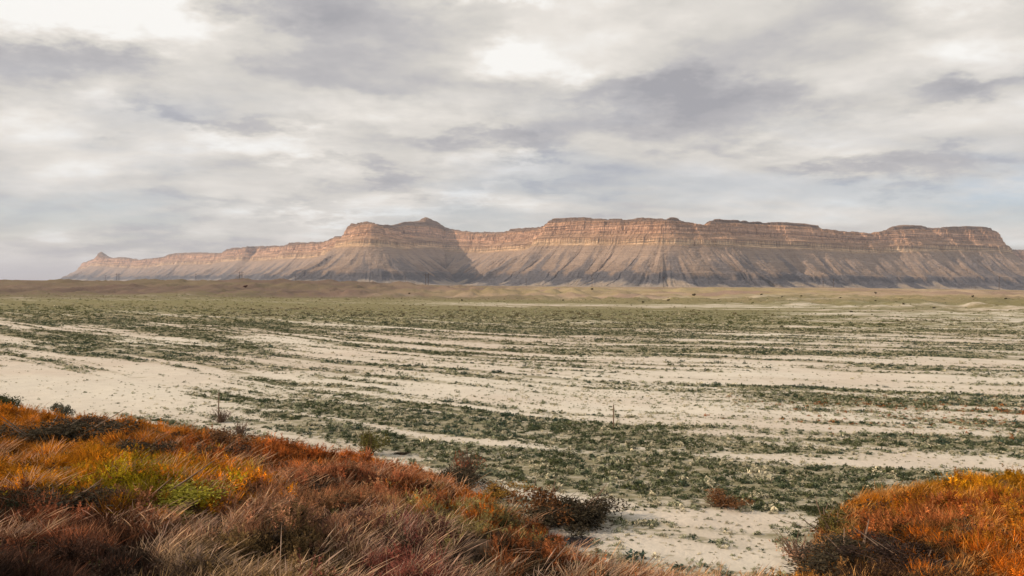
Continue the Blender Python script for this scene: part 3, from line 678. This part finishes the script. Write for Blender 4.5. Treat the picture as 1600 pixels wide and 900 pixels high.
scatter('tall_dry_stalks', np.stack([x, y, ground_z(x, y) - .02], 1), np.stack([r.normal(0, .12, len(x)), r.normal(0, .12, len(x)), r.normal(0, .5, len(x))], 1), np.stack([hh, hh, hh], 1), tn, tall_k, 'tall straw and mauve seed stalks bending to the right', 'grass')

# ------------------------------------------------------------------ shrubs
def shrub_mesh(seed, lobes, nl, size, upright=1.0, flat=1.0):
    r = random.Random(seed); V, Fc, T = [], [], []
    L = [(Vector((r.gauss(0, .33), r.gauss(0, .33), r.uniform(.25, .75) * upright * flat)), r.uniform(.18, .36)) for _ in range(lobes)]
    for _ in range(nl):
        c, rad = r.choice(L)
        if r.random() < .25: c = c * .55
        v = Vector((r.gauss(0, 1), r.gauss(0, 1), r.gauss(0, 1))).normalized() * rad * (r.random() ** .4)
        v.z *= 1.0 * flat; p = c + v; p.z = max(p.z, .02)
        d1 = (v.normalized() * .6 + Vector((r.gauss(0, .6), r.gauss(0, .6), r.gauss(.35, .5)))).normalized(); d2 = d1.cross(Vector((r.gauss(0, 1), r.gauss(0, 1), r.gauss(0, 1)))).normalized()
        s = size * r.uniform(.6, 1.5); k0 = len(V); tn = r.random()
        V += [tuple(p - d1 * s), tuple(p + d2 * s * .35), tuple(p + d1 * s), tuple(p - d2 * s * .35)]; T += [tn] * 4; Fc.append((k0, k0 + 1, k0 + 2, k0 + 3))
    return pmesh('foliage', V, Fc, T), L
def stem_mesh(seed, L, extra):
    r = random.Random(seed); V, Fc = [], []
    ends = [c for c, _ in L] + [Vector((r.gauss(0, .4), r.gauss(0, .4), r.uniform(.6, 1.1))) for _ in range(extra)]
    for e in ends:
        b = Vector((r.gauss(0, .05), r.gauss(0, .05), -.05)); mid = (b + e) / 2 + Vector((r.gauss(0, .06), r.gauss(0, .06), r.gauss(0, .04)))
        k0 = len(V)
        for p, w in ((b, .028), (mid, .018), (e, .006)):
            for q in range(4): V.append((p.x + w * math.cos(q * math.pi / 2), p.y + w * math.sin(q * math.pi / 2), p.z))
        for s_ in range(2):
            for q in range(4): a = k0 + s_ * 4; Fc.append((a + q, a + (q + 1) % 4, a + 4 + (q + 1) % 4, a + 4 + q))
    return pmesh('stems', V, Fc)
KINDS = {}
for nm, sd, lob, nl, sz, up, fl, ex in (('round', 11, 24, 7000, .036, .85, .9, 6), ('upright', 12, 14, 2600, .052, 1.3, 1.0, 3), ('twiggy', 13, 9, 420, .045, 1.0, 1.0, 46), ('mat', 14, 26, 7500, .027, .55, .55, 2), ('loose', 15, 14, 1800, .05, 1.05, 1.0, 14)):
    fm, L = shrub_mesh(sd, lob, nl, sz, up, fl); sm = stem_mesh(sd, L, ex); fm.materials.append(M['leaf']); sm.materials.append(M['stem']); KINDS[nm] = (fm, sm)
def shrub(px, py, wpx, hpx, kind, colr, label, group=None, rz=None, name='shrub'):
    X, Y, Z = hit(px, py); k = Y / F
    e = bpy.data.objects.new(name, None); COL.objects.link(e); e.location = (X, Y, Z - (.02 if Y < 100 else .18 * hpx * k))
    e.rotation_euler = (0, 0, random.uniform(0, 6.28) if rz is None else rz); e.scale = (wpx * k, wpx * k, hpx * k)
    tag(e, label, 'shrub', group)
    f = bpy.data.objects.new('foliage', KINDS[kind][0]); s = bpy.data.objects.new('stems', KINDS[kind][1])
    for o in (f, s): COL.objects.link(o); o.parent = e
    f.color = (*colr, 1)
    return e
BK = (.052, .042, .026); DG = (.055, .065, .028); GG = (.10, .10, .07); OL = (.13, .12, .035); BR = (.16, .075, .03)  # flat black round bushes stand in for dark shaded gaps in the grass
SB = 'shrubs along the grassy bank'; SP = 'shrubs standing on the pale flat'
shrub(12, 643, 34, 26, 'upright', DG, 'dark green upright bush on the pale flat at the far left edge', SP)
shrub(96, 656, 22, 26, 'upright', GG, 'small grey-green upright bush where bank meets pale flat, left side', SP)
shrub(348, 660, 24, 22, 'twiggy', (.17, .12, .11), 'thin greyish twiggy bush at the foot of the wooden stake', SP)
shrub(377, 683, 28, 24, 'twiggy', (.06, .045, .05), 'dark grey twiggy bush right of the stake beside a bare patch', SP)
shrub(631, 709, 20, 9, 'mat', BK, 'tiny black low bush on the flat just beyond the bank crest', SP)
shrub(1128, 793, 54, 22, 'loose', BR, 'small rusty brown bush alone on the pale flat right of centre', SP)
shrub(62, 694, 110, 42, 'round', BK, 'wide dark bush standing in for a shaded gap on the bank crest near the left edge', SB)
shrub(150, 672, 50, 26, 'round', (.05, .04, .03), 'dark brown bush on the bank below the grey-green upright bush', SB)
shrub(186, 716, 66, 32, 'round', BK, 'nearly black rounded bush standing in for a shaded gap in orange grass, upper left of the bank', SB)
shrub(345, 703, 60, 30, 'loose', (.14, .07, .03), 'rusty brown loose bush on the bank below the stake', SB)
shrub(300, 722, 70, 28, 'round', (.05, .032, .02), 'dark brown bush above the yellow-green plant patch', SB)
shrub(448, 708, 52, 20, 'mat', DG, 'low dark green bush on the crest left of the yellow-green sprig', SB)
shrub(578, 712, 36, 40, 'loose', OL, 'yellow-green upright sprig standing above the bank crest', SB)
shrub(714, 758, 58, 36, 'round', BK, 'black rounded bush on the crest below a reddish twiggy shrub', SB)
shrub(733, 744, 36, 42, 'twiggy', (.30, .11, .06), 'reddish twiggy shrub sticking up from the bank crest', SB)
shrub(776, 780, 46, 28, 'loose', (.26, .15, .03), 'yellow-orange small bush on the slope right of the black rounded bush', SB)
shrub(912, 816, 92, 52, 'round', BK, 'large black bush at the bank foot casting shadow on the flat', SB)
shrub(852, 808, 62, 50, 'loose', BR, 'brown leafy bush touching the left side of the large black bush', SB)
shrub(92, 802, 130, 46, 'round', BK, 'broad black bush standing in for a shaded gap in the lower left of the bank', SB)
shrub(20, 800, 60, 36, 'round', (.02, .025, .012), 'black bush standing in for a shaded gap, cut by the left picture edge, lower bank', SB)
shrub(240, 784, 150, 60, 'mat', (.27, .25, .03), 'spreading yellow-green leafy plant on the left bank', SB)
shrub(190, 746, 80, 32, 'mat', (.19, .25, .05), 'low bright green plant patch behind the yellow-green one', SB)
shrub(250, 815, 70, 28, 'mat', (.15, .15, .03), 'olive low plant in front of the yellow-green spreading plant', SB)
shrub(1300, 836, 70, 34, 'loose', (.12, .10, .03), 'olive loose bush at the left edge of the right grass hump', SB)
shrub(1288, 800, 46, 18, 'mat', DG, 'low dark green bush at the left tip of the right grass hump', SB)
shrub(1335, 893, 130, 44, 'round', BK, 'wide black bush standing in for the dark shadow at the bottom of the right grass hump', SB)
shrub(1450, 893, 110, 36, 'round', (.04, .025, .02), 'dark brown bush standing in for dark shadow at bottom right, right of the wide black bush', SB)
shrub(905, 850, 46, 18, 'mat', (.05, .05, .06), 'low slate dark bush at the bank foot below the large black bush', SB)  # slate dark mat laid as the bank's blue shadow on the flat
shrub(1255, 880, 60, 40, 'twiggy', (.34, .20, .13), 'pale pinkish dry shrub at the bottom between the two banks', SB)
shrub(384, 449, 4.5, 3.5, 'upright', (.10, .03, .025), 'dark red shrub on the low hills below the cliffs, left', 'shrubs dotted over the low hills')
for px, py, w in ((1520, 464.5, 9), (1572, 467.5, 7), (1313, 466, 7), (1368, 459, 8), (1368, 471, 7), (1412, 476, 8), (1252, 463, 6), (1085, 462, 10), (1190, 461, 7), (1222, 465, 6), (1045, 470, 8), (1005, 473, 8), (925, 452.5, 8), (880, 470, 7), (722, 470, 8), (640, 459, 6), (1460, 482, 9), (1330, 488, 9), (1110, 512, 11), (1222, 512, 11)):
    shrub(px, py, w * .40, w * .36, 'upright', (.075, .07, .04), 'small dark shrub dotting the low hills under the cliffs', 'dark shrubs dotted over the low hills')

# ------------------------------------------------------------------ stakes and utility poles
def tube(p0, p1, r0, r1, ns=8):
    p0, p1 = Vector(p0), Vector(p1); ax = (p1 - p0).normalized(); a = ax.orthogonal().normalized(); b = ax.cross(a)
    V = []; 
    for p, r_ in ((p0, r0), (p1, r1)):
        for q in range(ns): t_ = 2 * math.pi * q / ns; V.append(tuple(p + a * r_ * math.cos(t_) + b * r_ * math.sin(t_)))
    Fc = [(q, (q + 1) % ns, ns + (q + 1) % ns, ns + q) for q in range(ns)] + [tuple(range(ns - 1, -1, -1)), tuple(range(ns, 2 * ns))]
    return V, Fc
def part(name, vf, mat, parent): return link(name, pmesh(name, *vf), mat, parent)
def boxm(c, s):
    x, y, z = c; a, b, h_ = s[0] / 2, s[1] / 2, s[2] / 2
    V = [(x + i * a, y + j * b, z + k * h_) for k in (-1, 1) for j in (-1, 1) for i in (-1, 1)]
    return V, [(0, 2, 3, 1), (4, 5, 7, 6), (0, 1, 5, 4), (2, 6, 7, 3), (0, 4, 6, 2), (1, 3, 7, 5)]
def stake(px, py, hpx, label, lean):
    X, Y, Z = hit(px, py); h_ = hpx * Y / F
    e = bpy.data.objects.new('wooden_stake', None); COL.objects.link(e); e.location = (X, Y, Z); e.rotation_euler = (0, lean, .3)
    tag(e, label, 'stake', 'stakes on the flat')
    part('post', tube((0, 0, -.3), (0, 0, h_ * .96), .034, .028, 6), M['stake'], e)
    part('pointed_top', tube((0, 0, h_ * .96), (0, 0, h_), .028, .006, 6), M['stake'], e)
stake(343, 657, 44, 'thin weathered stake standing on the flat behind the left bank', .01)
stake(961, 672, 40, 'thin brown stake standing alone in green plants, centre right', -.01)

def insul(x, y, z, parent):
    V, Fc = [], []
    for z0, r_ in ((0, .07), (.12, .16), (.24, .07), (.36, .16), (.48, .06)):
        V += [(x + r_ * math.cos(q * math.pi / 3), y + r_ * math.sin(q * math.pi / 3), z + z0) for q in range(6)]
    for s_ in range(4): Fc += [(s_ * 6 + q, s_ * 6 + (q + 1) % 6, s_ * 6 + 6 + (q + 1) % 6, s_ * 6 + 6 + q) for q in range(6)]
    Fc.append(tuple(range(24, 30))); part('insulator', (V, Fc), M['insulator'], parent)
def pole(px, dist, ytop, double, label, rz):
    X = (px - 800) / F * dist; Z = gz(X, dist); top = CAM_H + (yh(px) - ytop) / F * dist; h_ = max(top - Z, 7.0)
    e = bpy.data.objects.new('utility_pole', None); COL.objects.link(e); e.location = (X, dist, Z); e.rotation_euler = (0, 0, rz)
    tag(e, label, 'utility pole', 'utility poles along the low hills')
    if double:
        for s_ in (-1, 1): part('pole', tube((s_ * 1.5, 0, -1), (s_ * 1.5, 0, h_), .27, .19), M['timber'], e)
        part('crossarm', boxm((0, -.3, h_ - 1.6), (7.4, .26, .34)), M['timber'], e)
        part('brace', tube((-1.5, .28, h_ - 6), (1.5, .28, h_ - 2), .09, .09, 6), M['timber'], e); part('brace', tube((1.5, -.28, h_ - 6), (-1.5, -.28, h_ - 2), .09, .09, 6), M['timber'], e)
        for s_ in (-3.4, 0, 3.4): insul(s_, -.3, h_ - 2.35, e)
    else:
        part('pole', tube((0, 0, -1), (0, 0, h_), .24, .16), M['timber'], e)
        part('crossarm', boxm((0, -.26, h_ - .7), (2.8, .2, .26)), M['timber'], e)
        for s_ in (-1, 1): part('brace', tube((s_ * .9, -.4, h_ - .8), (0, -.25, h_ - 1.7), .05, .05, 6), M['timber'], e)
        for s_ in (-1.2, 0, 1.2): insul(s_, -.26, h_ - .56, e)
for a in ((165, 1250, 430, False, 'single utility pole farthest left, in front of the pointed ridge tip', .2),
          (184, 1180, 426.5, True, 'double-post utility pole frame farthest left along the low hills', .25),
          (306, 1250, 427.5, False, 'single utility pole between the two leftmost double-post frames', .2),
          (376, 1060, 424, True, 'double-post utility pole frame in front of the receding pink cliff ridge', .3),
          (462, 1200, 431, False, 'single utility pole left of the butte, in front of its outer talus', .2),
          (517, 1080, 430, False, 'single utility pole in front of the butte talus, left of its nose', .3),
          (633, 1120, 432, False, 'single utility pole in front of the butte shaded right slope', .2),
          (667, 900, 427, True, 'double-post utility pole frame in front of the shaded bay, nearest of all', .3),
          (822, 1050, 435, False, 'single utility pole at the left foot of the long mesa', .2),
          (925, 900, 434.5, False, 'single utility pole beside a dark shrub below the mesa', .2),
          (1037, 960, 433, False, 'single faint utility pole below the middle of the mesa left half', .2),
          (1286, 1000, 439, False, 'single utility pole just left of its neighbour under the mesa saddle', .2),
          (1302, 930, 436, False, 'single utility pole just right of its neighbour under the mesa saddle', .2),
          (1561, 900, 431.5, False, 'single tall utility pole farthest right, below the mesa end', .2)):
    pole(*a)
